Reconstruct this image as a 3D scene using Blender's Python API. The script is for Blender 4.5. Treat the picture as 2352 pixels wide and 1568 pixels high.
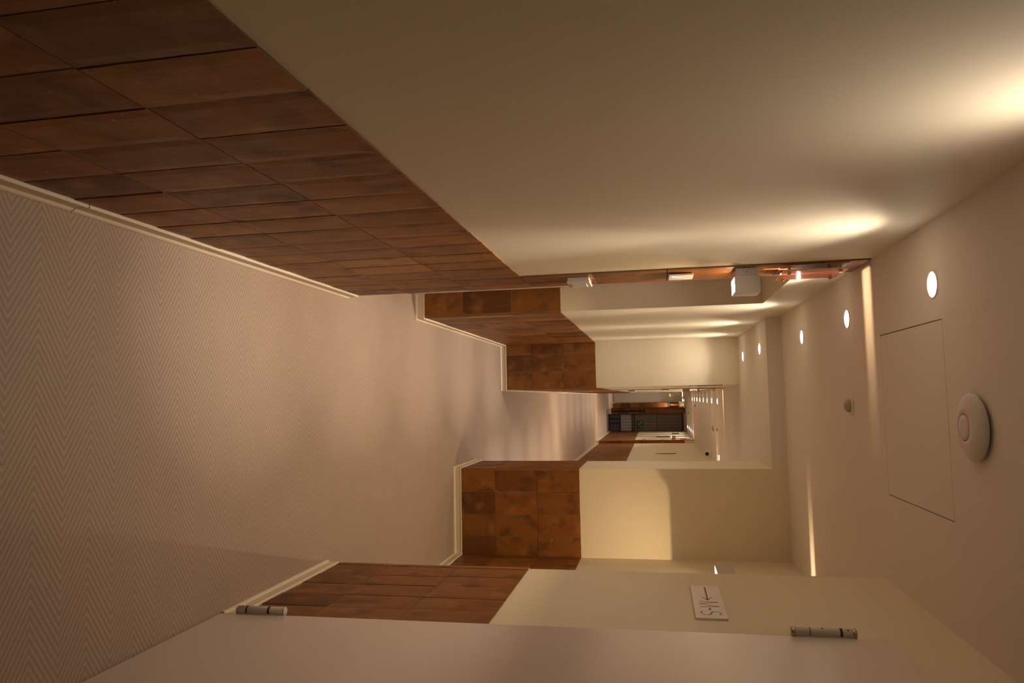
import bpy, bmesh, math, random
from mathutils import Vector, Matrix
random.seed(11)
S = bpy.context.scene
for o in list(bpy.data.objects): bpy.data.objects.remove(o)
COL = S.collection

# ------------------------------------------------------------------ camera
PITCH, YAW, ROLL, FPX, CAMZ = 0.1912, 0.0791, -0.0339, 1689.55, 1.54
fw = Vector((-math.sin(YAW)*math.cos(PITCH), math.cos(YAW)*math.cos(PITCH), -math.sin(PITCH)))
r0 = Vector((math.cos(YAW), math.sin(YAW), 0)); u0 = r0.cross(fw)
rr = r0*math.cos(ROLL)+u0*math.sin(ROLL); uu = -r0*math.sin(ROLL)+u0*math.cos(ROLL)
cam = bpy.data.cameras.new('camera'); cam.sensor_width = 36; cam.sensor_fit = 'HORIZONTAL'
cam.lens = FPX*36/2352; cam.clip_start = .02; cam.clip_end = 80
co = bpy.data.objects.new('camera', cam); COL.objects.link(co)
# the photograph is stored on its side: the frame's right is the corridor's up
M = Matrix((( uu.x, -rr.x, -fw.x, 0), (uu.y, -rr.y, -fw.y, 0), (uu.z, -rr.z, -fw.z, CAMZ), (0,0,0,1)))
co.matrix_world = M
S.camera = co

# ------------------------------------------------------------------ world, exposure
W = bpy.data.worlds.new('world'); S.world = W; W.use_nodes = True
W.node_tree.nodes['Background'].inputs[0].default_value = (1,.8,.6,1)
W.node_tree.nodes['Background'].inputs[1].default_value = .0
S.view_settings.view_transform = 'Standard'; S.view_settings.look = 'None'
S.view_settings.gamma = 1; S.view_settings.use_curve_mapping = False
S.view_settings.exposure = 0.08

DOWN_W, DOWN_C = 36.0, (1, .85, .71)
BEAM = ((.44,.002),(.53,.012),(.62,.058),(.72,.090),(.90,.145),(.96,.25))      # cosine from the axis, relative strength
BEAM_W = ((.22,.0),(.42,.12),(.62,.42),(.80,.74),(.92,.92))
LAMP_W, SLOT_W, LAMP_C = 8.0, 2.8, (1, .70, .38)

# ------------------------------------------------------------------ dimensions (metres)
ZC, ZL, ZT, ZS = 2.427, 2.322, .963, .062
XL, XB, XR, XN, XP, X3, X4 = -.546, -.0965, .753, 1.17, .5265, 1.18, 1.115
Y1, Y2, Y3, YR, YN, YP = 3.526, 4.62, 7.2935, 3.281, 5.487, 6.156
YM, YM2 = 10.57, 11.65         # second strip's end, wall resumes
YQ, YE = 19.27, 24.1           # third strip's end, shutter

# ------------------------------------------------------------------ materials
def mat(name, col=(.8,.8,.8), rough=.6, spec=.5, metal=0, coat=0, emit=None, es=0, bump=None, trans=0, coat_r=.1):
    m = bpy.data.materials.new(name); m.use_nodes = True; nt = m.node_tree; b = nt.nodes['Principled BSDF']
    b.inputs['Base Color'].default_value = (*col, 1); b.inputs['Roughness'].default_value = rough
    b.inputs['Specular IOR Level'].default_value = spec; b.inputs['Metallic'].default_value = metal
    b.inputs['Coat Weight'].default_value = coat; b.inputs['Coat Roughness'].default_value = coat_r
    b.inputs['Transmission Weight'].default_value = trans
    if emit: b.inputs['Emission Color'].default_value = (*emit, 1); b.inputs['Emission Strength'].default_value = es
    if bump:
        tc = nt.nodes.new('ShaderNodeTexCoord'); n = nt.nodes.new('ShaderNodeTexNoise'); bu = nt.nodes.new('ShaderNodeBump')
        n.inputs['Scale'].default_value = bump[0]; n.inputs['Detail'].default_value = 3
        bu.inputs['Strength'].default_value = bump[1]; bu.inputs['Distance'].default_value = bump[2]
        nt.links.new(tc.outputs['Object'], n.inputs['Vector']); nt.links.new(n.outputs['Fac'], bu.inputs['Height'])
        nt.links.new(bu.outputs['Normal'], b.inputs['Normal'])
        if coat and len(bump) > 3: nt.links.new(bu.outputs['Normal'], b.inputs['Coat Normal'])
    return m
class N:      # small node helper
    def __init__(s, m): s.nt = m.node_tree; s.b = s.nt.nodes['Principled BSDF']
    def n(s, t, **k):
        x = s.nt.nodes.new(t)
        for a, v in k.items(): setattr(x, a, v)
        return x
    def math(s, op, a, b=None, c=None):
        x = s.n('ShaderNodeMath', operation=op)
        for i, v in enumerate((a, b, c)):
            if v is None: continue
            if isinstance(v, (int, float)): x.inputs[i].default_value = v
            else: s.nt.links.new(v, x.inputs[i])
        return x.outputs[0]
    def link(s, a, b): s.nt.links.new(a, b)
    def mix(s, f, a, b):
        x = s.n('ShaderNodeMix', data_type='RGBA')
        if isinstance(f, (int, float)): x.inputs[0].default_value = f
        else: s.link(f, x.inputs[0])
        for i, v in ((6, a), (7, b)):
            if isinstance(v, tuple): x.inputs[i].default_value = (*v, 1)
            else: s.link(v, x.inputs[i])
        return x.outputs[2]

M_WALL = mat('cream_paint', (.82, .73, .55), .62, .3, bump=(260, .12, .002))
M_CEIL = mat('ceiling_paint', (.82, .745, .68), .75, .2, bump=(200, .05, .001))
M_SKIRT = mat('skirting_lacquer', (.78, .67, .51), .42, .4)
M_DOOR = mat('door_lacquer', (.78, .70, .65), .42, .5, coat=1, coat_r=.03, bump=(330, 1, .00034, 1))
M_WHITE = mat('white_plastic', (.82, .76, .70), .38, .5)
M_WHITEG = mat('white_gloss_plate', (.85, .79, .72), .18, .6)
M_LAMP = mat('lamp_white_metal', (.60, .545, .47), .45, .4)
M_DARK = mat('dark_steel', (.05, .045, .035), .3, .5, metal=.6)
M_STEEL = mat('hinge_steel', (.45, .42, .36), .25, .5, metal=1)
M_HINGE = mat('hinge_paint', (.66, .60, .52), .33, .5)
M_BLACK = mat('black_gap', (.01, .008, .006), .9, .1)
M_GROUT = mat('grout', (.20, .145, .095), .9, .1)
M_LETTER = mat('sign_lettering', (.10, .075, .05), .5, .3)
M_EMIT = mat('lamp_diffuser', (1,1,1), .5, .2, emit=(1, .93, .84), es=9)
M_LENS = mat('downlight_lens', (1,1,1), .5, .2, emit=(1, .95, .88), es=20)
M_BRASS = mat('brass_standoff', (.48, .36, .2), .3, .5, metal=1)
M_FRAME = mat('dark_frame', (.012, .016, .012), .4, .5)
M_GREEN = mat('sign_green', (.004, .045, .02), .45, .5)
M_PALE = mat('sign_pale_letter', (.62, .60, .34), .5, .3)
M_DOME = mat('sensor_lens', (.42, .38, .32), .25, .5)
M_BLACKP = mat('black_rubber', (.012, .011, .009), .45, .4)
M_REDEDGE = mat('acrylic_edge', (.85, .62, .52), .15, .6)
M_BACKP = mat('acrylic_back', (.42, .24, .16), .25, .5)
M_AP = mat('access_point_plastic', (.70, .64, .62), .4, .4)

# terracotta tile: colour per tile, blotches, scuffs
def tile_material():
    m = mat('terracotta_tile', (.4,.13,.035), .42, .35); h = N(m)
    g = h.n('ShaderNodeNewGeometry'); tc = h.n('ShaderNodeTexCoord')
    cr = h.n('ShaderNodeValToRGB'); e = cr.color_ramp
    cols = [(0,(.13,.046,.010)),(.18,(.20,.072,.014)),(.42,(.29,.112,.020)),(.66,(.24,.080,.014)),(.86,(.37,.160,.034)),(1,(.16,.062,.014))]
    e.elements[0].color = (*cols[0][1],1); e.elements[1].color = (*cols[-1][1],1)
    for p, c in cols[1:-1]: x = e.elements.new(p); x.color = (*c,1)
    h.link(g.outputs['Random Per Island'], cr.inputs[0])
    off = h.n('ShaderNodeVectorMath', operation='ADD')
    sc = h.n('ShaderNodeVectorMath', operation='SCALE'); comb = h.n('ShaderNodeCombineXYZ')
    for i in range(3): h.link(g.outputs['Random Per Island'], comb.inputs[i])
    h.link(comb.outputs[0], sc.inputs[0]); sc.inputs['Scale'].default_value = 31
    h.link(tc.outputs['Object'], off.inputs[0]); h.link(sc.outputs[0], off.inputs[1])
    def noise(scale, det=3, vec=None):
        x = h.n('ShaderNodeTexNoise'); x.inputs['Scale'].default_value = scale; x.inputs['Detail'].default_value = det
        h.link(vec or off.outputs[0], x.inputs['Vector']); return x.outputs['Fac']
    def ss(v, a, b):
        r = h.n('ShaderNodeMapRange', interpolation_type='SMOOTHSTEP'); h.link(v, r.inputs[0])
        r.inputs[1].default_value = a; r.inputs[2].default_value = b; return r.outputs[0]
    dark = ss(noise(7.5, 4), .46, .80); c1 = h.mix(h.math('MULTIPLY', dark, .85), cr.outputs[0], (.065,.024,.009))
    light = ss(noise(9.0, 5), .48, .85); c2 = h.mix(h.math('MULTIPLY', light, .7), c1, (.42,.19,.055))
    mp = h.n('ShaderNodeMapping'); mp.inputs['Scale'].default_value = (1, 1, .22); h.link(off.outputs[0], mp.inputs[0])
    streak = noise(46, 5, mp.outputs[0])
    c3 = h.mix(h.math('MULTIPLY', ss(streak, .45, .75), .35), c2, (.22,.078,.022))
    chip = ss(noise(64, 4), .70, .76); c4 = h.mix(h.math('MULTIPLY', chip, .6), c3, (.70,.48,.25))
    h.link(c4, h.b.inputs['Base Color'])
    r = h.n('ShaderNodeMapRange'); h.link(noise(14, 4), r.inputs[0]); r.inputs[3].default_value = .34; r.inputs[4].default_value = .60
    h.link(r.outputs[0], h.b.inputs['Roughness'])
    bu = h.n('ShaderNodeBump'); bu.inputs['Strength'].default_value = .35; bu.inputs['Distance'].default_value = .004
    h.link(h.math('ADD', noise(22, 5), h.math('MULTIPLY', streak, .6)), bu.inputs['Height']); h.link(bu.outputs[0], h.b.inputs['Normal'])
    return m
M_TILE = tile_material()

# woven vinyl floor with a herringbone / zigzag of dotted stripes
def floor_material():
    m = mat('woven_zigzag_floor', (.5,.4,.3), .58, .5); h = N(m)
    tc = h.n('ShaderNodeTexCoord'); sp = h.n('ShaderNodeSeparateXYZ'); h.link(tc.outputs['Object'], sp.inputs[0])
    X, Y = sp.outputs[0], sp.outputs[1]
    HP, A, P = .0933, .152, .0265
    tri = h.math('PINGPONG', h.math('ADD', h.math('SUBTRACT', Y, 1.602), 40*HP), HP)      # 0..HP
    u = h.math('ADD', X, h.math('MULTIPLY', tri, -A/HP))
    u = h.math('ADD', u, 20*P)
    f = h.math('FRACT', h.math('DIVIDE', u, P))
    band = h.math('LESS_THAN', h.math('ABSOLUTE', h.math('SUBTRACT', f, .5)), .27)
    # weave cells
    cx = h.math('FRACT', h.math('DIVIDE', h.math('ADD', X, 20), .0032)); cy = h.math('FRACT', h.math('DIVIDE', h.math('ADD', Y, 20), .0033))
    inx = h.math('LESS_THAN', cx, .60); iny = h.math('LESS_THAN', cy, .62)
    dot = h.math('MULTIPLY', inx, iny)
    rib = h.math('LESS_THAN', h.math('FRACT', h.math('MULTIPLY', f, 5)), .35)
    nz = h.n('ShaderNodeTexNoise'); nz.inputs['Scale'].default_value = 5; h.link(tc.outputs['Object'], nz.inputs['Vector'])
    base = h.mix(nz.outputs['Fac'], (.385,.28,.21), (.44,.325,.245))
    base = h.mix(h.math('MULTIPLY', rib, .16), base, (.50,.40,.31))
    c = h.mix(h.math('MULTIPLY', h.math('MULTIPLY', band, dot), .80), base, (.10,.055,.028))
    c = h.mix(h.math('MULTIPLY', h.math('MULTIPLY', h.math('SUBTRACT', 1, band), dot), .10), c, (.16,.11,.07))
    st = h.n('ShaderNodeTexNoise'); st.inputs['Scale'].default_value = 70; h.link(tc.outputs['Object'], st.inputs['Vector'])
    sp2 = h.math('GREATER_THAN', st.outputs['Fac'], .80)
    c = h.mix(h.math('MULTIPLY', sp2, .7), c, (.85,.78,.68))
    h.link(c, h.b.inputs['Base Color'])
    bu = h.n('ShaderNodeBump'); bu.inputs['Strength'].default_value = .4; bu.inputs['Distance'].default_value = .0012
    h.link(h.math('MULTIPLY', dot, band), bu.inputs['Height']); bu.invert = True; h.link(bu.outputs[0], h.b.inputs['Normal'])
    return m
M_FLOOR = floor_material()

def acrylic():
    m = mat('red_acrylic', (.72,.11,.065), .12, .5, coat=.4, coat_r=.04)
    return m
M_RED = acrylic()
M_GLASSY = mat('glossy_brown_plate', (.16,.10,.06), .08, .8, coat=1, coat_r=.03)

# ------------------------------------------------------------------ mesh helpers
def bx(bm, x0, x1, y0, y1, z0, z1, bev=0):
    r = bmesh.ops.create_cube(bm, size=1)
    for v in r['verts']:
        v.co = Vector(((x0+x1)/2+v.co.x*(x1-x0), (y0+y1)/2+v.co.y*(y1-y0), (z0+z1)/2+v.co.z*(z1-z0)))
    if bev:
        es = list({e for v in r['verts'] for e in v.link_edges})
        bmesh.ops.bevel(bm, geom=es, offset=bev, segments=2, profile=.5, affect='EDGES')
def box_obj(name, ext, m, parent=None, bev=0):
    bm = bmesh.new(); bx(bm, *ext, bev=bev); return obj(name, bm, m, parent)
def obj(name, bm, m, parent=None, smooth=False):
    me = bpy.data.meshes.new(name); bmesh.ops.recalc_face_normals(bm, faces=bm.faces); bm.to_mesh(me); bm.free()
    for mm in (m if isinstance(m, (list, tuple)) else [m]): me.materials.append(mm)
    if smooth:
        for p in me.polygons: p.use_smooth = True
    o = bpy.data.objects.new(name, me); COL.objects.link(o)
    if parent: o.parent = parent
    return o
def struct(o): o['kind'] = 'structure'; return o
def thing(name, label, cat, loc=(0,0,0), group=None, rotz=0):
    o = bpy.data.objects.new(name, None); COL.objects.link(o); o.location = loc; o.rotation_euler = (0,0,rotz)
    o.empty_display_size = .05
    o['label'] = label; o['category'] = cat
    if group: o['group'] = group
    return o
def tag(o, label, cat, group=None):
    o['label'] = label; o['category'] = cat
    if group: o['group'] = group
    return o
def lathe(bm, prof, seg=40, c=(0,0,0), axis='Z', closed=False):
    rings = []
    for r, h in prof:
        ring = []
        for i in range(seg):
            a = 2*math.pi*i/seg; p, q = r*math.cos(a), r*math.sin(a)
            v = (p, q, h) if axis == 'Z' else ((h, p, q) if axis == 'X' else (p, h, q))
            ring.append(bm.verts.new((c[0]+v[0], c[1]+v[1], c[2]+v[2])))
        rings.append(ring)
    for a, b in zip(rings, rings[1:]):
        for i in range(seg): bm.faces.new((a[i], a[(i+1)%seg], b[(i+1)%seg], b[i]))
    if closed:
        for i in range(seg): bm.faces.new((rings[-1][i], rings[-1][(i+1)%seg], rings[0][(i+1)%seg], rings[0][i]))
    else: bm.faces.new(rings[0]); bm.faces.new(rings[-1])
def wallbox(name, *ext): return struct(box_obj(name, ext, M_WALL))
def part(o, label): o['label'] = label; return o

# ------------------------------------------------------------------ structure
struct(box_obj('floor', (-1.2, 1.6, -2.2, 28, -.1, 0), M_FLOOR))
HX0, HX1, HY0, HY1 = -.226, .405, 2.512, 3.165       # hatch opening
bm = bmesh.new()
for e in ((-1.2,HX0,-2.2,28),(HX1,1.6,-2.2,28),(HX0,HX1,-2.2,HY0),(HX0,HX1,HY1,28)): bx(bm, *e, ZC, ZC+.1)
bx(bm, HX0-.01, HX1+.01, HY0-.01, HY1+.01, ZC+.1, ZC+.12)
struct(obj('ceiling', bm, M_CEIL))
bm = bmesh.new()
poly = [(XL-.1,YN),(XP,YN),(XP,YP),(X3,YP),(X3,8.0),(XB,8.0),(XB,Y3),(XL,Y3),(XL,YN+.001),(XL-.1,YN+.001)]
poly = [(XL,YN),(XP,YN),(XP,YP),(X3,YP),(X3,8.0),(XB,8.0),(XB,Y3),(XL,Y3)]
lo = [bm.verts.new((*p, ZL)) for p in poly]; hi = [bm.verts.new((*p, ZC+.01)) for p in poly]
bm.faces.new(lo); bm.faces.new(hi)
for i in range(len(poly)): bm.faces.new((lo[i], lo[(i+1)%len(poly)], hi[(i+1)%len(poly)], hi[i]))
struct(obj('ceiling', bm, M_CEIL))
h = thing('access_hatch', 'square flush access hatch with thin shadow gap in the near ceiling', 'hatch', ((HX0+HX1)/2, (HY0+HY1)/2, ZC))
g = .0035
obj('hatch_panel', (lambda b: (bx(b, -(HX1-HX0)/2+g, (HX1-HX0)/2-g, -(HY1-HY0)/2+g, (HY1-HY0)/2-.0006, .0005, .014), b)[1])(bmesh.new()), M_CEIL, h)
bm = bmesh.new(); wx, wy = (HX1-HX0)/2, (HY1-HY0)/2
for e in ((-wx,-wx+.012,-wy,wy),(wx-.012,wx,-wy,wy),(-wx,wx,-wy,-wy+.012),(-wx,wx,wy-.012,wy)): bx(bm, *e, .0141, .03)
obj('hatch_gap_dark', bm, M_BLACK, h)  # black strips above the gap, painting the dark cavity behind the panel

wallbox('wall_left', -.8, XL, -2.2, Y1, 0, ZC)
wallbox('wall_left', -1.15, -.95, Y1, Y2, 0, ZC)              # back of the first recess
wallbox('wall_left', -.95, XL, Y1, Y2, 2.19, ZC)              # its lintel
wallbox('wall_left', -1.15, XL, Y2, Y3, 0, ZC)
wallbox('wall_left', -1.15, XB, Y3, YM, 0, ZC)
wallbox('wall_left', -.7, -.5, YM, YM2, 0, ZC)
wallbox('wall_left', -.5, XB, YM, YM2, 2.19, ZC)
wallbox('wall_left', -.5, XB, YM2, YQ, 0, ZC)
wallbox('wall_left', -.8, -.6, YQ, 27.2, 0, ZC)
wallbox('wall_right', XR, 1.3, -2.2, 1.60, 0, ZC)
wallbox('wall_right', XR, 1.3, 1.60, 2.423, 2.199, ZC)
wallbox('wall_right', .79, 1.3, 1.60, 2.423, 0, 2.199)
wallbox('wall_right', XR, 1.3, 2.423, YR, 0, ZC)
wallbox('wall_right', XN, 1.3, YR, YN, 0, ZC)
wallbox('wall_right', XP, 1.3, YN, YP, 0, ZC)
wallbox('wall_right', X3, 1.3, YP, 18.97, 0, ZC)
wallbox('wall_right', X4, 1.3, 18.97, YE+.3, 0, ZC)
wallbox('wall_back', -1.2, 1.6, -2.4, -2.2, 0, ZC)
wallbox('wall_end', -1.2, 1.6, 27.2, 27.4, 0, ZC+.1)
wallbox('wall_end', .39, .55, 24.0, 24.3, 0, ZC)               # column beside the shutter
wallbox('wall_end', .22, .39, 25.6, 27.2, 0, ZC)
wallbox('wall_end', .55, X4, YE+.02, YE+.3, 2.36, ZC)

# door jambs and recess doors
struct(box_obj('trim_1', (-.95, -.70, Y2-.025, Y2, 0, 2.19), M_WHITE))
struct(box_obj('door_2', (-.948, -.915, Y1+.06, Y2-.04, .006, 2.15), M_DOOR))

# ------------------------------------------------------------------ tiles
T = .007
def tile_run(name, p0, d, n, L, z0, z1, w=.163, first=None, cuts=None, end=True):
    """tiles on a wall face: start point p0 (x,y), unit direction d, outward normal n, length L"""
    bm = bmesh.new(); d = Vector((*d, 0)); n = Vector((*n, 0)); p0 = Vector((*p0, 0)); up = Vector((0,0,1))
    zs = [z0]; k = .323
    while k < z0+.03: k += .3205
    while k < z1-.03: zs.append(k); k += .3205
    zs.append(z1)
    for ri, (za, zb) in enumerate(zip(zs, zs[1:])):
        us = [0]; a = first if first else w
        while a < L-.02: us.append(a + random.uniform(-.004, .004)); a += w
        us.append(L)
        for ua, ub in zip(us, us[1:]):
            g = .0014 + random.uniform(0, .0008)
            nu, nv = 6, 8
            tilt_u, tilt_v = random.uniform(-.0009,.0009), random.uniform(-.0006,.0006)
            t0 = T + random.uniform(-.001,.001)
            grid = []
            top_ragged = (abs(zb-z1) < 1e-6 and z1 < 1.2)
            for j in range(nv+1):
                row = []
                for i in range(nu+1):
                    fu, fv = i/nu, j/nv
                    gu = g + (random.uniform(0,.0012) if i in (0,nu) else 0)
                    u = ua+g+(ub-ua-2*g)*fu; v = za+g+(zb-za-2*g)*fv
                    if i == 0: u += gu-g
                    if i == nu: u -= gu-g
                    if j == nv and top_ragged: v += random.uniform(-.0012,.0014)
                    edge = i in (0,nu) or j in (0,nv)
                    t = t0 + tilt_u*(fu-.5)*2 + tilt_v*(fv-.5)*2 - (.0016+random.uniform(0,.0006) if edge else 0)
                    row.append(bm.verts.new(p0+d*u+up*v+n*t))
                grid.append(row)
            for j in range(nv):
                for i in range(nu): bm.faces.new((grid[j][i], grid[j][i+1], grid[j+1][i+1], grid[j+1][i]))
            # sides
            rim = [grid[0][i] for i in range(nu+1)]+[grid[j][nu] for j in range(1,nv+1)]+[grid[nv][i] for i in range(nu-1,-1,-1)]+[grid[j][0] for j in range(nv-1,0,-1)]
            base = []
            for v in rim:
                c = v.co - n*((v.co-p0).dot(n)-.0004); base.append(bm.verts.new(c))
            for i in range(len(rim)):
                k2 = (i+1) % len(rim); bm.faces.new((rim[i], base[i], base[k2], rim[k2]))
    nt = len(bm.faces)
    # grout bed
    q = [p0+up*(z0+.002)+n*.0001, p0+d*L+up*(z0+.002)+n*.0001, p0+d*L+up*(z1-.002)+n*.0001, p0+up*(z1-.002)+n*.0001]
    q2 = [v+n*(T-.0035) for v in q]
    vs = [bm.verts.new(v) for v in q2]; vb = [bm.verts.new(v) for v in q]
    fs = [bm.faces.new(vs)]+[bm.faces.new((vs[i], vb[i], vb[(i+1)%4], vs[(i+1)%4])) for i in range(4)]
    for f in fs: f.material_index = 1
    o = obj(name, bm, [M_TILE, M_GROUT]); struct(o); return o
z = ZS
# left wall wainscot up to the strip, then full height strip at the wall's end
tile_run('trim_2', (XL,-2.18), (0,1), (1,0), 3.205+2.18, z, ZT, first=.072)
tile_run('trim_3', (XL,3.205), (0,1), (1,0), Y1-3.205, z, ZC-.004)
tile_run('trim_4', (-.715,Y2), (1,0), (0,-1), XL+.715+T, z, ZT, w=.2)
tile_run('trim_5', (XL,Y2-T), (0,1), (1,0), Y3-Y2, z, ZT)
tile_run('trim_6', (XL,Y3), (1,0), (0,-1), XB-XL+T, z, ZT, first=.115)
tile_run('trim_7', (XB,Y3), (0,1), (1,0), 10.25-Y3, z, ZT)
tile_run('trim_8', (XB,10.25), (0,1), (1,0), .32, z, ZC-.004)
tile_run('trim_9', (XB,YM2), (0,1), (1,0), 18.95-YM2, z, ZT)
tile_run('trim_10', (XB,18.95), (0,1), (1,0), .32, z, ZC-.004)
tile_run('trim_11', (XR,2.427), (0,1), (-1,0), YR-2.427+T, z, ZT)
tile_run('trim_12', (XR,YR), (1,0), (0,1), .41, z, ZT)
tile_run('trim_13', (XN,YR), (0,1), (-1,0), YN-YR, z, ZT)
tile_run('trim_14', (XP-T,YN), (1,0), (0,-1), XN-XP+T, z, ZT, w=.163, first=.178)
tile_run('trim_15', (XP,YN), (0,1), (-1,0), YP-YN, z, ZT)
tile_run('trim_16', (X3,YP), (0,1), (-1,0), 18.95-YP, z, ZT)
tile_run('trim_17', (X4-T,18.97), (1,0), (0,-1), X3-X4+T, z, 2.2)
tile_run('trim_18', (X4,18.97), (0,1), (-1,0), .32, z, ZC-.004)
tile_run('trim_19', (X4,19.29), (0,1), (-1,0), YE-19.29, z, ZT)
tile_run('trim_20', (.39-T,24.0), (1,0), (0,-1), .16+2*T, .10, ZC-.004)
tile_run('trim_21', (.55,24.0), (0,1), (1,0), .1, .10, ZC-.004)
tile_run('trim_22', (.22-T,25.6), (1,0), (0,-1), .17+T, z, 2.28)

def corner(name, x, y, z1):
    bm = bmesh.new(); lathe(bm, [(.0115,ZS),(.0115,z1)], 24, (x,y,0)); return struct(obj(name, bm, M_TILE, None, False))
corner('trim_24', XP+.004, YN+.004, ZT); corner('trim_25', XL-.004, Y2+.004, ZT); corner('trim_26', XB-.004, Y3+.004, ZT)

# ------------------------------------------------------------------ skirting
PROF = [(0,0),(.020,0),(.020,.006),(.0165,.0125),(.0125,.016),(.0115,.022),(.0115,.050),(.0135,.053),(.0145,.057),(.0140,.0605),(.0115,.062),(0,.062)]
def skirt(name, pts, side):
    """pts along the wall foot; the room is on the left (side=1) or right (side=-1) of travel"""
    bm = bmesh.new(); P = [Vector(p) for p in pts]; rings = []
    for i, p in enumerate(P):
        ns = []
        for a, b in ((i-1,i),(i,i+1)):
            if a >= 0 and b < len(P):
                d = (P[b]-P[a]).normalized(); ns.append(Vector((-d.y, d.x))*side)
        m = ns[0] if len(ns) == 1 else (ns[0]+ns[1])/(1+ns[0].dot(ns[1]))
        rings.append([bm.verts.new((p.x+m.x*t, p.y+m.y*t, zz+.0005)) for t, zz in PROF])
    k = len(PROF)
    for a, b in zip(rings, rings[1:]):
        for i in range(k): bm.faces.new((a[i], a[(i+1)%k], b[(i+1)%k], b[i]))
    bm.faces.new(rings[0]); bm.faces.new(rings[-1])
    return struct(obj(name, bm, M_SKIRT))
skirt('baseboard_left', [(XL,-2.18),(XL,1.688)], -1)
skirt('baseboard_left', [(XL,1.692),(XL,Y1-.012)], -1)
skirt('baseboard_left', [(-.70,Y2),(XL,Y2),(XL,Y3),(XB,Y3),(XB,YM)], -1)
skirt('baseboard_left', [(XB,YM2),(XB,YQ)], -1)
skirt('baseboard_right', [(XR,2.427),(XR,YR-.008)], 1)
skirt('baseboard_right', [(XN,YR+.02),(XN,YN),(XP,YN),(XP,YP),(X3,YP),(X3,18.97),(X4,18.97),(X4,YE)], 1)
skirt('baseboard_end', [(.22,27.0),(.22,25.6),(.39,25.6)], -1)
skirt('baseboard_end', [(.39,24.0),(.55,24.0)], -1)

# ------------------------------------------------------------------ downlights
def area(parent, name, loc, size, w, color, spread, up=False, sy=None, beam=None):
    L = bpy.data.lights.new(name, 'AREA'); L.energy = w; L.color = color; L.spread = spread
    L.shape = 'DISK' if sy is None else 'RECTANGLE'; L.size = size
    if sy: L.size_y = sy
    if beam:
        L.use_nodes = True; nt = L.node_tree; em = nt.nodes['Emission']; g = nt.nodes.new('ShaderNodeNewGeometry')
        d = nt.nodes.new('ShaderNodeVectorMath'); d.operation = 'DOT_PRODUCT'; ab = nt.nodes.new('ShaderNodeMath'); ab.operation = 'ABSOLUTE'
        nt.links.new(g.outputs['Normal'], d.inputs[0]); nt.links.new(g.outputs['Incoming'], d.inputs[1]); nt.links.new(d.outputs['Value'], ab.inputs[0])
        mr = nt.nodes.new('ShaderNodeValToRGB'); e = mr.color_ramp.elements
        e[0].position = beam[0][0]; e[0].color = (beam[0][1],)*3+(1,); e[1].position = 1; e[1].color = (1,1,1,1)
        for p_, v_ in beam[1:]: x = e.new(p_); x.color = (v_, v_, v_, 1)
        nt.links.new(ab.outputs[0], mr.inputs[0]); nt.links.new(mr.outputs[0], em.inputs['Strength'])
    o = bpy.data.objects.new(name, L); COL.objects.link(o); o.parent = parent; o.location = loc
    if up: o.rotation_euler = (math.pi, 0, 0)
    return o
DL = None
def downlight(x, y, zc, label, group, watt=DOWN_W, tilt=0):
    global DL
    if DL is None:
        t = thing('downlight', label, 'ceiling light', (x,y,zc), group)
        bm = bmesh.new(); lathe(bm, [(.0405,-.0028),(.0445,-.0024),(.0465,0),(.0465,.001),(.0405,.001)], 48, closed=True); 
        obj('trim_ring', bm, M_CEIL, t, True)
        bm = bmesh.new(); lathe(bm, [(.0404,0),(.0404,-.002),(.036,-.0045),(.026,-.0065),(.012,-.0075),(.001,-.0077)], 48); obj('lens', bm, M_LENS, t, True)
        DL = t
    else:
        t = DL.copy(); COL.objects.link(t); t.location = (x,y,zc); t['label'] = label; t['group'] = group
        for c in DL.children:
            if c.type == 'MESH': k = c.copy(); COL.objects.link(k); k.parent = t
    if DL is not t or not any(c.type == 'LIGHT' for c in t.children):
        a_ = area(t, 'bulb', (0,0,-.0085) if not tilt else (0,0,-.024), .07, watt, DOWN_C, math.radians(180), beam=BEAM_W if tilt else BEAM)
        if tilt: a_.rotation_euler = (0, math.radians(tilt), 0)      # bulb tilted at the wall to keep the floor below it dark
    return t
g1 = 'downlights along the left edge of the near ceiling'
names = ['nearest recessed downlight, beside the hatch in the near ceiling', 'second recessed downlight from the camera, past the band of light',
 'third recessed downlight from the camera, over the left recess', 'fourth downlight from the camera, in the lowered ceiling',
 'fifth downlight from the camera, closest to the projecting tiled wall']
downlight(-.342, 1.485, ZC, 'recessed downlight overhead just outside the frame, lighting the near left wall', g1, DOWN_W*.046, 30)
for i, lab in enumerate(names):
    y = 2.57+1.085*i
    if i == 4: y = 6.915
    downlight(-.342, y, ZC if i < 3 else ZL, lab, g1)
ords = ['first','second','third','fourth','fifth','sixth','seventh','eighth']
for i in range(8):
    downlight(.094, 11.33+1.112*i, ZC, ords[i]+' small glowing downlight in the far left row, counted from the near end', 'downlights in the far left row')
for i, (y, lab) in enumerate(((6.98,'downlight in the lowered ceiling hidden behind the pier'),(8.1,'downlight hidden behind the pier past the lowered ceiling'),(9.2,'downlight hidden behind the pier, second past the lowered ceiling'),(10.3,'downlight hidden behind the pier, third past the lowered ceiling'))):
    downlight(.93, y, ZL if y < 8 else ZC, lab, 'downlights in the far right row')  # unseen downlights, added to light the floor beyond the pier
downlight(.93, 11.42, ZC, 'single downlight at the right edge of the far ceiling, beside the pier', 'downlights in the far right row')
for i in range(4):
    downlight(.925, 19.27+1.12*i, ZC, ['nearest','second nearest','third nearest','farthest'][i]+' of four downlights close to the shutter on the right', 'downlights in the far right row')
for i in range(2):
    downlight(.16, 24.9+1.25*i, ZC, ['nearer','farther'][i]+' of two touching downlights beyond the column', 'downlights beyond the column')

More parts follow.
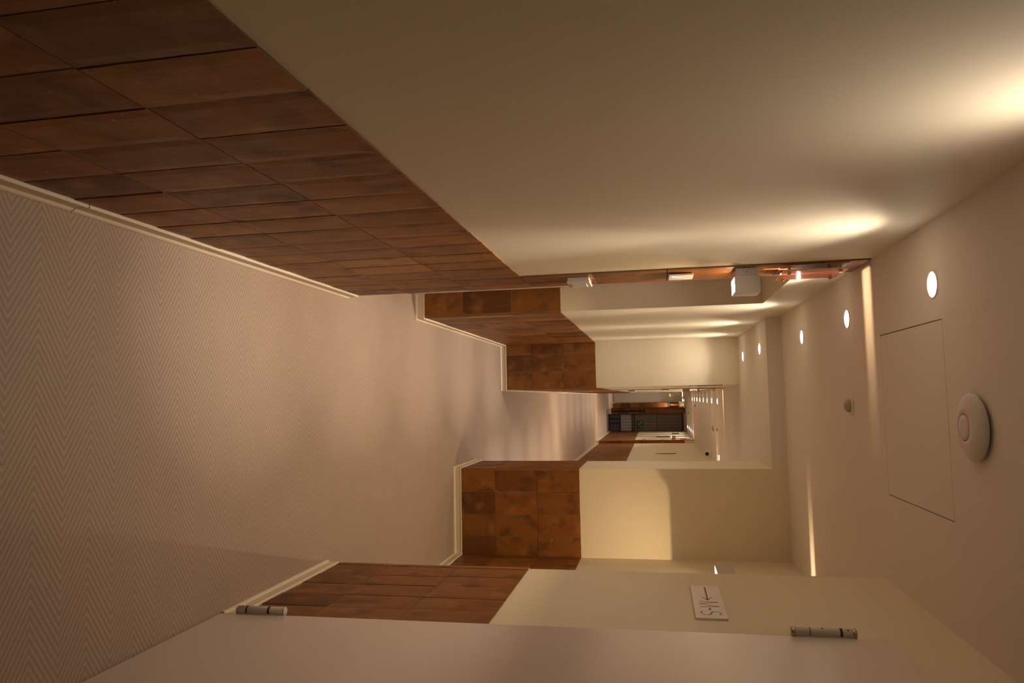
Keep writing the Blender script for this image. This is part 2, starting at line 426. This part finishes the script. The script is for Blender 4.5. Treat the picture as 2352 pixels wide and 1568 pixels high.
# ------------------------------------------------------------------ cube wall lamps (light down wide, thin blade up)
LX, LZ = .105, .105
LAMP = {}
def wall_lamp(wx, yc, z0, side, label, LY=.14, zs=.039, watt=1):
    """side=+1: on a left wall, sticking out to +x"""
    rot = 0 if side == 1 else math.pi
    t = thing('wall_lamp', label, 'wall lamp', (wx, yc, z0), 'cube wall lamps on the tiled strips', rot)
    if LY not in LAMP:
        bm = bmesh.new(); w = .004; x0 = .034 if LY < .2 else .008
        bx(bm, x0, x0+w, -LY/2, LY/2, 0, LZ); bx(bm, LX-w, LX, -LY/2, LY/2, 0, LZ)
        bx(bm, x0+w, LX-w, -LY/2, -LY/2+w, 0, LZ); bx(bm, x0+w, LX-w, LY/2-w, LY/2, 0, LZ)
        bx(bm, x0+w, LX-w, -LY/2+w, LY/2-w, zs+.007, zs+.011)
        s = .0036                                                   # half width of the top slot
        bx(bm, x0+w, LX-w, -LY/2+w, -s, LZ-.004, LZ); bx(bm, x0+w, LX-w, s, LY/2-w, LZ-.004, LZ)
        b = obj('lamp_body', bm, M_LAMP, t)
        bm = bmesh.new(); bx(bm, .0, x0, -LY/2+.006, LY/2-.006, .006, LZ-.008, .0015)
        p = obj('wall_base', bm, M_LAMP, t)
        bm = bmesh.new(); lathe(bm, [(.0024,0),(.0024,.0006)], 16, (x0/2,-LY/2+.0062,.052), 'Y')
        for v in bm.verts: v.co.y -= .0006
        s_ = obj('screw', bm, M_DARK, p)
        bm = bmesh.new(); bx(bm, x0+w+.001, LX-w-.001, -LY/2+w+.001, LY/2-w-.001, zs+.001, zs+.004)
        d = obj('diffuser', bm, M_EMIT, t)
        LAMP[LY] = (b, p, s_, d)
    else:
        b, p, s_, d = LAMP[LY]
        for c in (b, d): k = c.copy(); COL.objects.link(k); k.parent = t
        k = p.copy(); COL.objects.link(k); k.parent = t; q = s_.copy(); COL.objects.link(q); q.parent = k
    area(t, 'bulb', (.043 if LY < .2 else .021, 0, zs), .014, LAMP_W*watt, LAMP_C, math.radians(175))
    area(t, 'slot_bulb', (.072, 0, LZ-.030), .050, SLOT_W*watt, LAMP_C, math.radians(175), up=True, sy=.003)
    return t
wall_lamp(XL+T, 3.31, 1.885, 1, 'large near cube wall lamp on the left tiled strip, glowing underneath')
wall_lamp(XN, 4.755, 1.865, -1, 'wide box wall lamp in the right niche, half hidden by the wall edge', .25, .051)
wall_lamp(XB+T, 10.39, 1.892, 1, 'cube wall lamp on the second left tiled strip, halfway down the corridor')
wall_lamp(X3-T, 11.75, 1.88, -1, 'cube wall lamp on the right wall hidden behind the pier')
wall_lamp(XB+T, 19.1, 1.88, 1, 'small far cube wall lamp on the left, beside the white door')
wall_lamp(X4-T, 19.14, 1.88, -1, 'small far cube wall lamp on the right, just beyond the narrow tiled pier')
t = wall_lamp(.305, 25.6-T, 1.86, 1, 'far cube wall lamp facing the camera on the brightly lit tiled face')
t.rotation_euler = (0,0,-math.pi/2)

# ------------------------------------------------------------------ devices and signs on the tiled strips
def module(wx, y, side, which):
    rot = 0 if side == 1 else math.pi
    # lower control box
    t = thing('wall_control', which+' white wall control box, below the small plate on the tiled strip', 'wall switch', (wx,y,1.16), 'white control boxes under the wall lamps', rot)
    bm = bmesh.new(); bx(bm, 0, .013, -.066, .066, .004, .100, .0015); obj('back_box', bm, M_WHITE, t)
    bm = bmesh.new(); bx(bm, .013, .0265, -.070, .070, 0, .104, .003); obj('cover', bm, M_WHITEG, t)
    bm = bmesh.new(); bx(bm, .0265, .029, -.045, .045, .018, .086, .001); obj('rocker', bm, M_WHITE, t)
    # upper plate with peaked emblem
    t = thing('wall_plate', which+' thin white plate with a peaked line emblem, under the wall lamp', 'wall plate', (wx,y,1.612), 'white emblem plates under the wall lamps', rot)
    bm = bmesh.new(); bx(bm, 0, .006, -.055, .055, .008, .098); obj('shade_spacer', bm, M_DARK, t)  # dark block standing in for the shadow gap behind the plate
    bm = bmesh.new(); bx(bm, .006, .013, -.066, .066, 0, .106, .0012); obj('plate', bm, M_WHITEG, t)
    bm = bmesh.new(); q = [(-.0315,.014),(.0,.0545),(.036,.0845),(.034,.0815),(.0,.0500),(-.0285,.014)]
    vs = [bm.verts.new((.0131,*v)) for v in q]; vt = [bm.verts.new((.0137,*v)) for v in q]
    bm.faces.new(vt); bm.faces.new(vs)
    for i in range(6): bm.faces.new((vs[i], vs[(i+1)%6], vt[(i+1)%6], vt[i]))
    obj('emblem', bm, mat('silver_emblem', (.9,.9,.92), .15, .6, metal=1) if not bpy.data.materials.get('silver_emblem') else bpy.data.materials['silver_emblem'], t)
    # red acrylic sign on standoffs
    t = thing('acrylic_sign', which+' glossy red acrylic sign on brass standoffs, above the wall lamp', 'sign', (wx,y,2.085), 'red acrylic signs above the wall lamps', rot)
    bm = bmesh.new(); bx(bm, .022, .027, -.12, .12, 0, .255, .0008); obj('red_panel', bm, M_RED, t)
    bm = bmesh.new(); bx(bm, .0005, .004, -.125, .125, -.006, .262); obj('back_panel', bm, M_BACKP, t)
    bm = bmesh.new(); e = .0012
    for ex in ((-.12-e,-.12,0,.255),(.12,.12+e,0,.255),(-.12,.12,-e,0),(-.12,.12,.255,.255+e)): bx(bm, .0215, .0275, *ex)
    obj('panel_edge', bm, M_REDEDGE, t)
    for yy in (-.095,.095):
        for zz in (.025,.228):
            bm = bmesh.new(); lathe(bm, [(.0055,.004),(.0055,.022)], 20, (0,yy,zz), 'X'); lathe(bm, [(.0095,.0272),(.0095,.036),(.008,.0375)], 24, (0,yy,zz), 'X')
            obj('standoff', bm, M_BRASS, t)
    # engraved outline mark
    bm = bmesh.new()
    def stroke(pts, w=.0012):
        for a, b in zip(pts, pts[1:]):
            d = Vector((0,b[0]-a[0],b[1]-a[1])); 
            if d.length < 1e-6: continue
            d.normalize(); nn = Vector((0,-d.z,d.y))*w
            vs = [bm.verts.new(v) for v in (Vector((.0276,*a))-nn, Vector((.0276,*b))-nn, Vector((.0276,*b))+nn, Vector((.0276,*a))+nn)]
            bm.faces.new(vs)
    stroke([(.0,.185),(.012,.172),(.014,.10),(.010,.075)]); stroke([(.0,.185),(-.012,.172),(-.013,.10),(-.008,.08)])
    stroke([(-.03,.052),(.04,.052)]); stroke([(0,.045),(0,.16)]); stroke([(.012,.118),(-.016,.128)]); stroke([(.004,.10),(-.006,.14),(.005,.145)])
    for k in range(7): stroke([(-.06+.018*k,.205),(-.052+.018*k,.214)])
    stroke([(-.07,.222),(.07,.222)])
    obj('engraving', bm, M_REDEDGE, t)
module(XL+T, 3.345, 1, 'nearest left')
module(XB+T, 10.40, 1, 'halfway left')
module(XB+T, 19.11, 1, 'far left')
module(X4-T, 19.14, -1, 'far right')

# thin glossy plate high on the left wall behind the projecting corner
t = tag(box_obj('glossy_plate', (XB, XB+.007, 7.36, 7.62, 1.86, 2.17), M_GLASSY, bev=.001), 'thin dark glossy plate seen edge-on high on the left wall past the projecting corner', 'sign')

# direction sign on the right wall
t = thing('direction_sign', 'white direction sign with arrow and letters on the near right wall', 'sign', (XR, 2.825, 1.646))
bm = bmesh.new(); bx(bm, -.0075, -.0005, -.215, .215, 0, .106, .0008); obj('panel', bm, M_WHITE, t)
def flat(bm, pts, x0=-.0075, x1=-.0080):
    a = [bm.verts.new((x0,*p)) for p in pts]; b = [bm.verts.new((x1,*p)) for p in pts]
    bm.faces.new(b)
    for i in range(len(pts)): bm.faces.new((a[i], a[(i+1)%len(pts)], b[(i+1)%len(pts)], b[i]))
def seg(bm, a, b, w0, w1=None):
    w1 = w0 if w1 is None else w1; d = (Vector(b)-Vector(a)).normalized(); n = Vector((-d.y, d.x))
    flat(bm, [tuple(Vector(a)-n*w0), tuple(Vector(b)-n*w1), tuple(Vector(b)+n*w1), tuple(Vector(a)+n*w0)])
# reading direction runs towards the camera (-y); s = distance along the reading direction
def R(s, z): return (.215-s, z)
bm = bmesh.new()
seg(bm, R(.022,.053), R(.205,.053), .0026)
seg(bm, R(.165,.035), R(.207,.053), .0006, .0022); seg(bm, R(.165,.071), R(.207,.053), .0006, .0022)
obj('arrow', bm, M_LETTER, t)
bm = bmesh.new()
ms = [R(.228,.020), R(.232,.088), R(.258,.020), R(.290,.088), R(.294,.020)]
for (a, b, w) in ((ms[0],ms[1],.0011),(ms[1],ms[2],.0016),(ms[2],ms[3],.0011),(ms[3],ms[4],.0017)): seg(bm, a, b, w)
obj('letter', bm, M_LETTER, t)
bm = bmesh.new(); seg(bm, R(.312,.053), R(.334,.053), .0032); obj('dash', bm, M_LETTER, t)
bm = bmesh.new()
pts = []
for i in range(33):
    f = i/32
    if f < .5:
        a = math.radians(40+ (f/.5)*230); pts.append((.372-.021*math.cos(a)*-1*-1, .071+.0165*math.sin(a)))
    else:
        a = math.radians(90 - ((f-.5)/.5)*230); pts.append((.372+.021*math.cos(a), .038+.0165*math.sin(a)))
# smooth S: upper bowl bulges back, lower bowl bulges forward in reading direction
up_ = [(.372+.020*math.cos(math.radians(a)), .0715+.0165*math.sin(math.radians(a))) for a in range(35, 271, 12)]
lo_ = [(.372+.021*math.cos(math.radians(a)), .0375+.0175*math.sin(math.radians(a))) for a in range(80, -146, -12)]
S_ = up_+lo_
for i, (a, b) in enumerate(zip(S_, S_[1:])):
    m_ = len(S_)/2; w = .0009+.0016*max(0, 1-abs(i-m_)/7) + (.0016 if i < 2 or i > len(S_)-4 else 0)
    seg(bm, R(*a), R(*b), w)
obj('letter', bm, M_LETTER, t)

# ------------------------------------------------------------------ near door on the right wall
d = struct(box_obj('door_1', (.734, .776, 1.605, 2.415, .006, 2.192), M_DOOR, bev=.0015))
def hinge(z0, z1, flip, label):
    c = (.724, 2.427, 0); L = z1-z0; r = .0145
    bm = bmesh.new(); lathe(bm, [(r-.002,z0+.004),(r,z0+.006),(r,z1-.006),(r-.002,z1-.004)], 32, c); 
    bx(bm, .731, .7338, 2.412, 2.430, z0+.008, z1-.008)
    o = obj('hinge_barrel', bm, M_HINGE, d, True); o['label'] = label
    rings = ((.20,.235),(.655,.70)) if not flip else ((.278,.286),(.745,.785))
    for a, b in rings:
        bm = bmesh.new(); lathe(bm, [(r+.0004,z0+L*a),(r+.0009,z0+L*a+.002),(r+.0009,z0+L*b-.001),(r+.0004,z0+L*b)], 32, c); obj('hinge_ring', bm, M_DARK, o, True)
    for k, (a, b) in enumerate(((-.001,.004),(L-.004,L+.001)) if not flip else ((-.001,.012),(L-.012,L+.001))):
        bm = bmesh.new(); lathe(bm, [(r-.0015,z0+a),(r+.0006,z0+a+.002),(r+.0006,z0+b-.002),(r-.0015,z0+b)], 32, c); obj('hinge_cap', bm, M_STEEL if flip else M_HINGE, o, True)
    for f, a in ((.48,200),(.87,215)) if flip else ((.12,200),):
        x, y = c[0]+r*math.cos(math.radians(a)), c[1]+r*math.sin(math.radians(a))
        bm = bmesh.new(); bmesh.ops.create_icosphere(bm, subdivisions=2, radius=.0022)
        for v in bm.verts: v.co += Vector((x, y, z0+L*f))
        obj('hinge_screw', bm, M_BLACK, o)
hinge(.064, .246, False, 'lower painted barrel hinge with dark rings')
hinge(1.920, 2.106, True, 'upper painted barrel hinge with steel end caps')
bm = bmesh.new(); bx(bm, .736, .750, 2.4155, 2.4225, .0, .012); struct(obj('dark_gap_fill', bm, M_BLACK))  # black fill painting the dark gap beside the door's foot

# ------------------------------------------------------------------ ceiling fittings
t = thing('wireless_access_point', 'round white wireless access point with raised centre disc on the near ceiling', 'access point', (.105, 2.300, ZC))
bm = bmesh.new(); lathe(bm, [(.074,0),(.074,-.006)], 56); obj('mounting_ring', bm, M_BLACK, t)
bm = bmesh.new()
lathe(bm, [(.078,-.006),(.092,-.0065),(.0965,-.010),(.0975,-.014),(.095,-.019),(.085,-.0255),(.070,-.031),(.052,-.0345),(.0385,-.036),(.0380,-.0345),(.0365,-.0345),(.0360,-.0362),(.020,-.0372),(.002,-.0375)], 64)
obj('housing', bm, M_AP, t, True)
bm = bmesh.new(); lathe(bm, [(.0379,-.0354),(.0368,-.0354)], 56); obj('indicator_ring', bm, M_BLACK, t)
def motion_sensor(x, y, label, s=1.0):
    t = thing('motion_sensor', label, 'ceiling sensor', (x, y, ZC), 'small domed sensors on the ceiling')
    bm = bmesh.new(); lathe(bm, [(.047*s,0),(.047*s,-.003*s),(.043*s,-.006*s),(.034*s,-.008*s)], 40); obj('base_ring', bm, M_CEIL, t, True)
    bm = bmesh.new(); lathe(bm, [(.031*s,-.008*s),(.0305*s,-.014*s),(.026*s,-.023*s),(.017*s,-.030*s),(.007*s,-.033*s),(.001,-.0335*s)], 40); obj('dome_lens', bm, M_DOME, t, True)
motion_sensor(.062, 3.665, 'small domed motion sensor on the ceiling beyond the access hatch')
motion_sensor(.52, 11.45, 'tiny domed sensor on the far ceiling beside the flat round detector', .8)
motion_sensor(.24, 17.6, 'tiny domed sensor near the far band of light on the ceiling', .9)
t = thing('smoke_detector', 'flat round dark smoke detector on the far ceiling left of the security camera', 'smoke detector', (.535, 12.3, ZC))
bm = bmesh.new(); lathe(bm, [(.052,0),(.052,-.008)], 40); obj('base_ring', bm, M_WHITE, t, True)
bm = bmesh.new(); lathe(bm, [(.048,-.008),(.047,-.017),(.036,-.024),(.001,-.025)], 40); obj('head', bm, M_DOME, t, True)
t = thing('smoke_detector', 'distant smoke detector on the ceiling in front of the tiled column', 'smoke detector', (.50, 21.5, ZC))
bm = bmesh.new(); lathe(bm, [(.055,0),(.055,-.01)], 32); obj('base_ring', bm, M_WHITE, t, True)
bm = bmesh.new(); lathe(bm, [(.050,-.01),(.048,-.02),(.036,-.028),(.001,-.029)], 32); obj('head', bm, M_DOME, t, True)

# turret security camera
t = thing('security_camera', 'white turret security camera with black lens under the far right ceiling', 'security camera', (1.01, 13.2, ZC))
bm = bmesh.new(); lathe(bm, [(.062,0),(.062,-.018),(.056,-.026),(.050,-.03)], 40); obj('base', bm, M_WHITE, t, True)
bm = bmesh.new(); bmesh.ops.create_uvsphere(bm, u_segments=40, v_segments=24, radius=.052)
for v in bm.verts: v.co += Vector((0,0,-.062))
ball = obj('ball_housing', bm, M_WHITE, t, True)
dirv = Vector((-1.01,-13.2,-.75)).normalized(); q = Vector((0,0,1)).rotation_difference(dirv).to_matrix()
bm = bmesh.new(); lathe(bm, [(.031,.040),(.031,.046),(.028,.050),(.014,.052),(.001,.053)], 32)
for v in bm.verts: v.co = q @ v.co + Vector((0,0,-.062))
obj('lens', bm, M_BLACKP, ball, True)

# ------------------------------------------------------------------ end of the corridor
t = thing('sliding_door', 'dark framed grey door with vertical slats closing the end of the corridor', 'door', (.8325, YE, 0))
x0, x1 = -.2825+.0, .2825
bm = bmesh.new()
for e in ((x0,x0+.03,0,2.36),(x1-.02,x1,0,2.36)): bx(bm, e[0], e[1], -.03, .03, e[2], e[3])
bx(bm, x0, x1, -.03, .03, 2.30, 2.36); bx(bm, x0, x1, -.03, .03, .745, .775); bx(bm, x0, x1, -.03, .03, .80, .835); bx(bm, x0, x1, -.03, .03, .365, .385); bx(bm, x0, x1, -.03, .03, 0, .02)
obj('frame', bm, M_FRAME, t)
M_SLAT = mat('grey_slat', (.20,.175,.14), .5, .4); M_SLATL = mat('pale_grey_slat', (.42,.39,.42), .5, .4)
M_NAVY = mat('dark_perforated', (.02,.022,.035), .5, .4); M_DOT = mat('pale_dots', (.45,.46,.56), .5, .4)
n = 6; w = (x1-x0-.05)/5.2
for zone, (za, zb, m_) in enumerate(((.835,1.525,M_SLAT),(1.54,2.30,M_SLAT),(.385,.745,M_SLATL))):
    bm = bmesh.new(); a = x0+.03; k = .2
    while a < x1-.021:
        b = min(a+(w*.45 if a == x0+.03 else w)-.008, x1-.021); bx(bm, a, b, 0, .015, za, zb, .002); a = b+.008
    obj('slat_panel', bm, m_, t)
obj('seam', (lambda b: (bx(b, x0+.03, x1-.02, .002, .02, 1.523, 1.542), b)[1])(bmesh.new()), M_FRAME, t)
obj('backing', (lambda b: (bx(b, x0+.02, x1-.01, .0155, .0195, .02, 2.31), b)[1])(bmesh.new()), M_FRAME, t)
obj('rail', (lambda b: (bx(b, x0+.03, x1-.02, -.01, .012, .776, .799), b)[1])(bmesh.new()), M_SLATL, t)
obj('perforated_panel', (lambda b: (bx(b, x0+.03, x1-.02, 0, .014, .02, .365), b)[1])(bmesh.new()), M_NAVY, t)
bm = bmesh.new()
for i in range(14):
    if i in (3, 7): continue
    for j in range(9):
        cx_, cz_ = x0+.05+i*.0365, .042+j*.0385
        if cx_ < x1-.035: bx(bm, cx_-.0075, cx_+.0075, -.0015, .0, cz_-.0085, cz_+.0085)
o = obj('perforations', bm, M_DOT, t)

# exit sign hung in front of the door
t = thing('exit_sign', 'small dark green exit sign with pale lettering hung on the grey door', 'sign', (.905, YE-.035, .915))
SW, SH = .262, .176
bm = bmesh.new(); bx(bm, -SW/2, SW/2, -.006, .004, 0, SH, .001); obj('panel', bm, M_GREEN, t)
GL = {'S':[((1,1),(0,1)),((0,1),(0,.5)),((0,.5),(1,.5)),((1,.5),(1,0)),((1,0),(0,0))],'A':[((0,0),(.5,1)),((.5,1),(1,0)),((.2,.4),(.8,.4))],
 'L':[((0,1),(0,0)),((0,0),(1,0))],'I':[((.5,0),(.5,1))],'D':[((0,0),(0,1)),((0,1),(.7,.9)),((.7,.9),(1,.5)),((1,.5),(.7,.1)),((.7,.1),(0,0))],
 'E':[((1,1),(0,1)),((0,1),(0,0)),((0,0),(1,0)),((0,.5),(.8,.5))],'X':[((0,0),(1,1)),((0,1),(1,0))],'T':[((0,1),(1,1)),((.5,1),(.5,0))]}
def word(name, s, x, z, w, h, gap, th, par, m, y):
    bm = bmesh.new()
    for ch in s:
        for a, b in GL[ch]:
            A = Vector((x+a[0]*w, z+a[1]*h)); B = Vector((x+b[0]*w, z+b[1]*h)); d_ = (B-A).normalized(); n_ = Vector((-d_.y, d_.x))*th
            A -= d_*th; B += d_*th
            q_ = [A-n_, B-n_, B+n_, A+n_]; f0 = [bm.verts.new((p.x, y, p.y)) for p in q_]; f1 = [bm.verts.new((p.x, y-.001, p.y)) for p in q_]
            bm.faces.new(f1)
            for i in range(4): bm.faces.new((f0[i], f0[(i+1)%4], f1[(i+1)%4], f1[i]))
        x += w+gap
    obj(name, bm, m, par)
word('lettering', 'SALIDA', -.108, .100, .026, .045, .012, .0035, t, M_PALE, -.0062)
word('lettering', 'EXIT', -.072, .022, .028, .045, .012, .0035, t, M_PALE, -.0062)

# black padded upright on the column
t = thing('black_upright', 'long black rounded upright bar fixed to the tiled column beside the grey door', 'bar', (.468, 24.0-T, .16))
bm = bmesh.new(); bx(bm, -.026, .026, -.045, -.003, .0, 1.02, .02); obj('bar', bm, M_BLACKP, t)
for zz in (.22, .92):
    bm = bmesh.new(); lathe(bm, [(.007,-.046),(.007,-.05)], 16, (0,0,zz), 'Y'); obj('bolt', bm, M_STEEL, t)

# white door and threshold at far left
struct(box_obj('door_3', (-.42, .20, 27.165, 27.199, .012, 2.1), M_DOOR))
# framed notices on the far right wall, seen nearly edge-on
for (y, za, zb, lab) in ((20.5, 1.50, 1.86, 'lower dark narrow notice frame on the far right wall'), (22.2, 1.95, 2.16, 'higher dark narrow notice frame closest to the grey door on the right wall')):
    t = thing('notice_frame', lab, 'picture frame', (X4, y, za), 'dark notice frames on the far right wall', math.pi)
    H_ = zb-za
    bm = bmesh.new(); bx(bm, 0, .018, -.11, .11, 0, H_, .002); obj('frame', bm, M_FRAME, t)
    bm = bmesh.new(); bx(bm, .018, .0188, -.095, .095, .015, H_-.015); obj('sheet', bm, M_GLASSY, t)
t = thing('glass_notice', 'clear nearly edge-on notice panel on the right wall beside the security camera', 'notice', (X3, 15.6, 1.50), rotz=math.pi)
bm = bmesh.new(); bx(bm, .012, .016, -.15, .15, 0, .40); obj('panel', bm, M_WALL, t)
for zz in (.02, .38):
    bm = bmesh.new(); lathe(bm, [(.008,0),(.008,.02)], 16, (0,-.13,zz), 'X'); obj('standoff', bm, M_DARK, t)
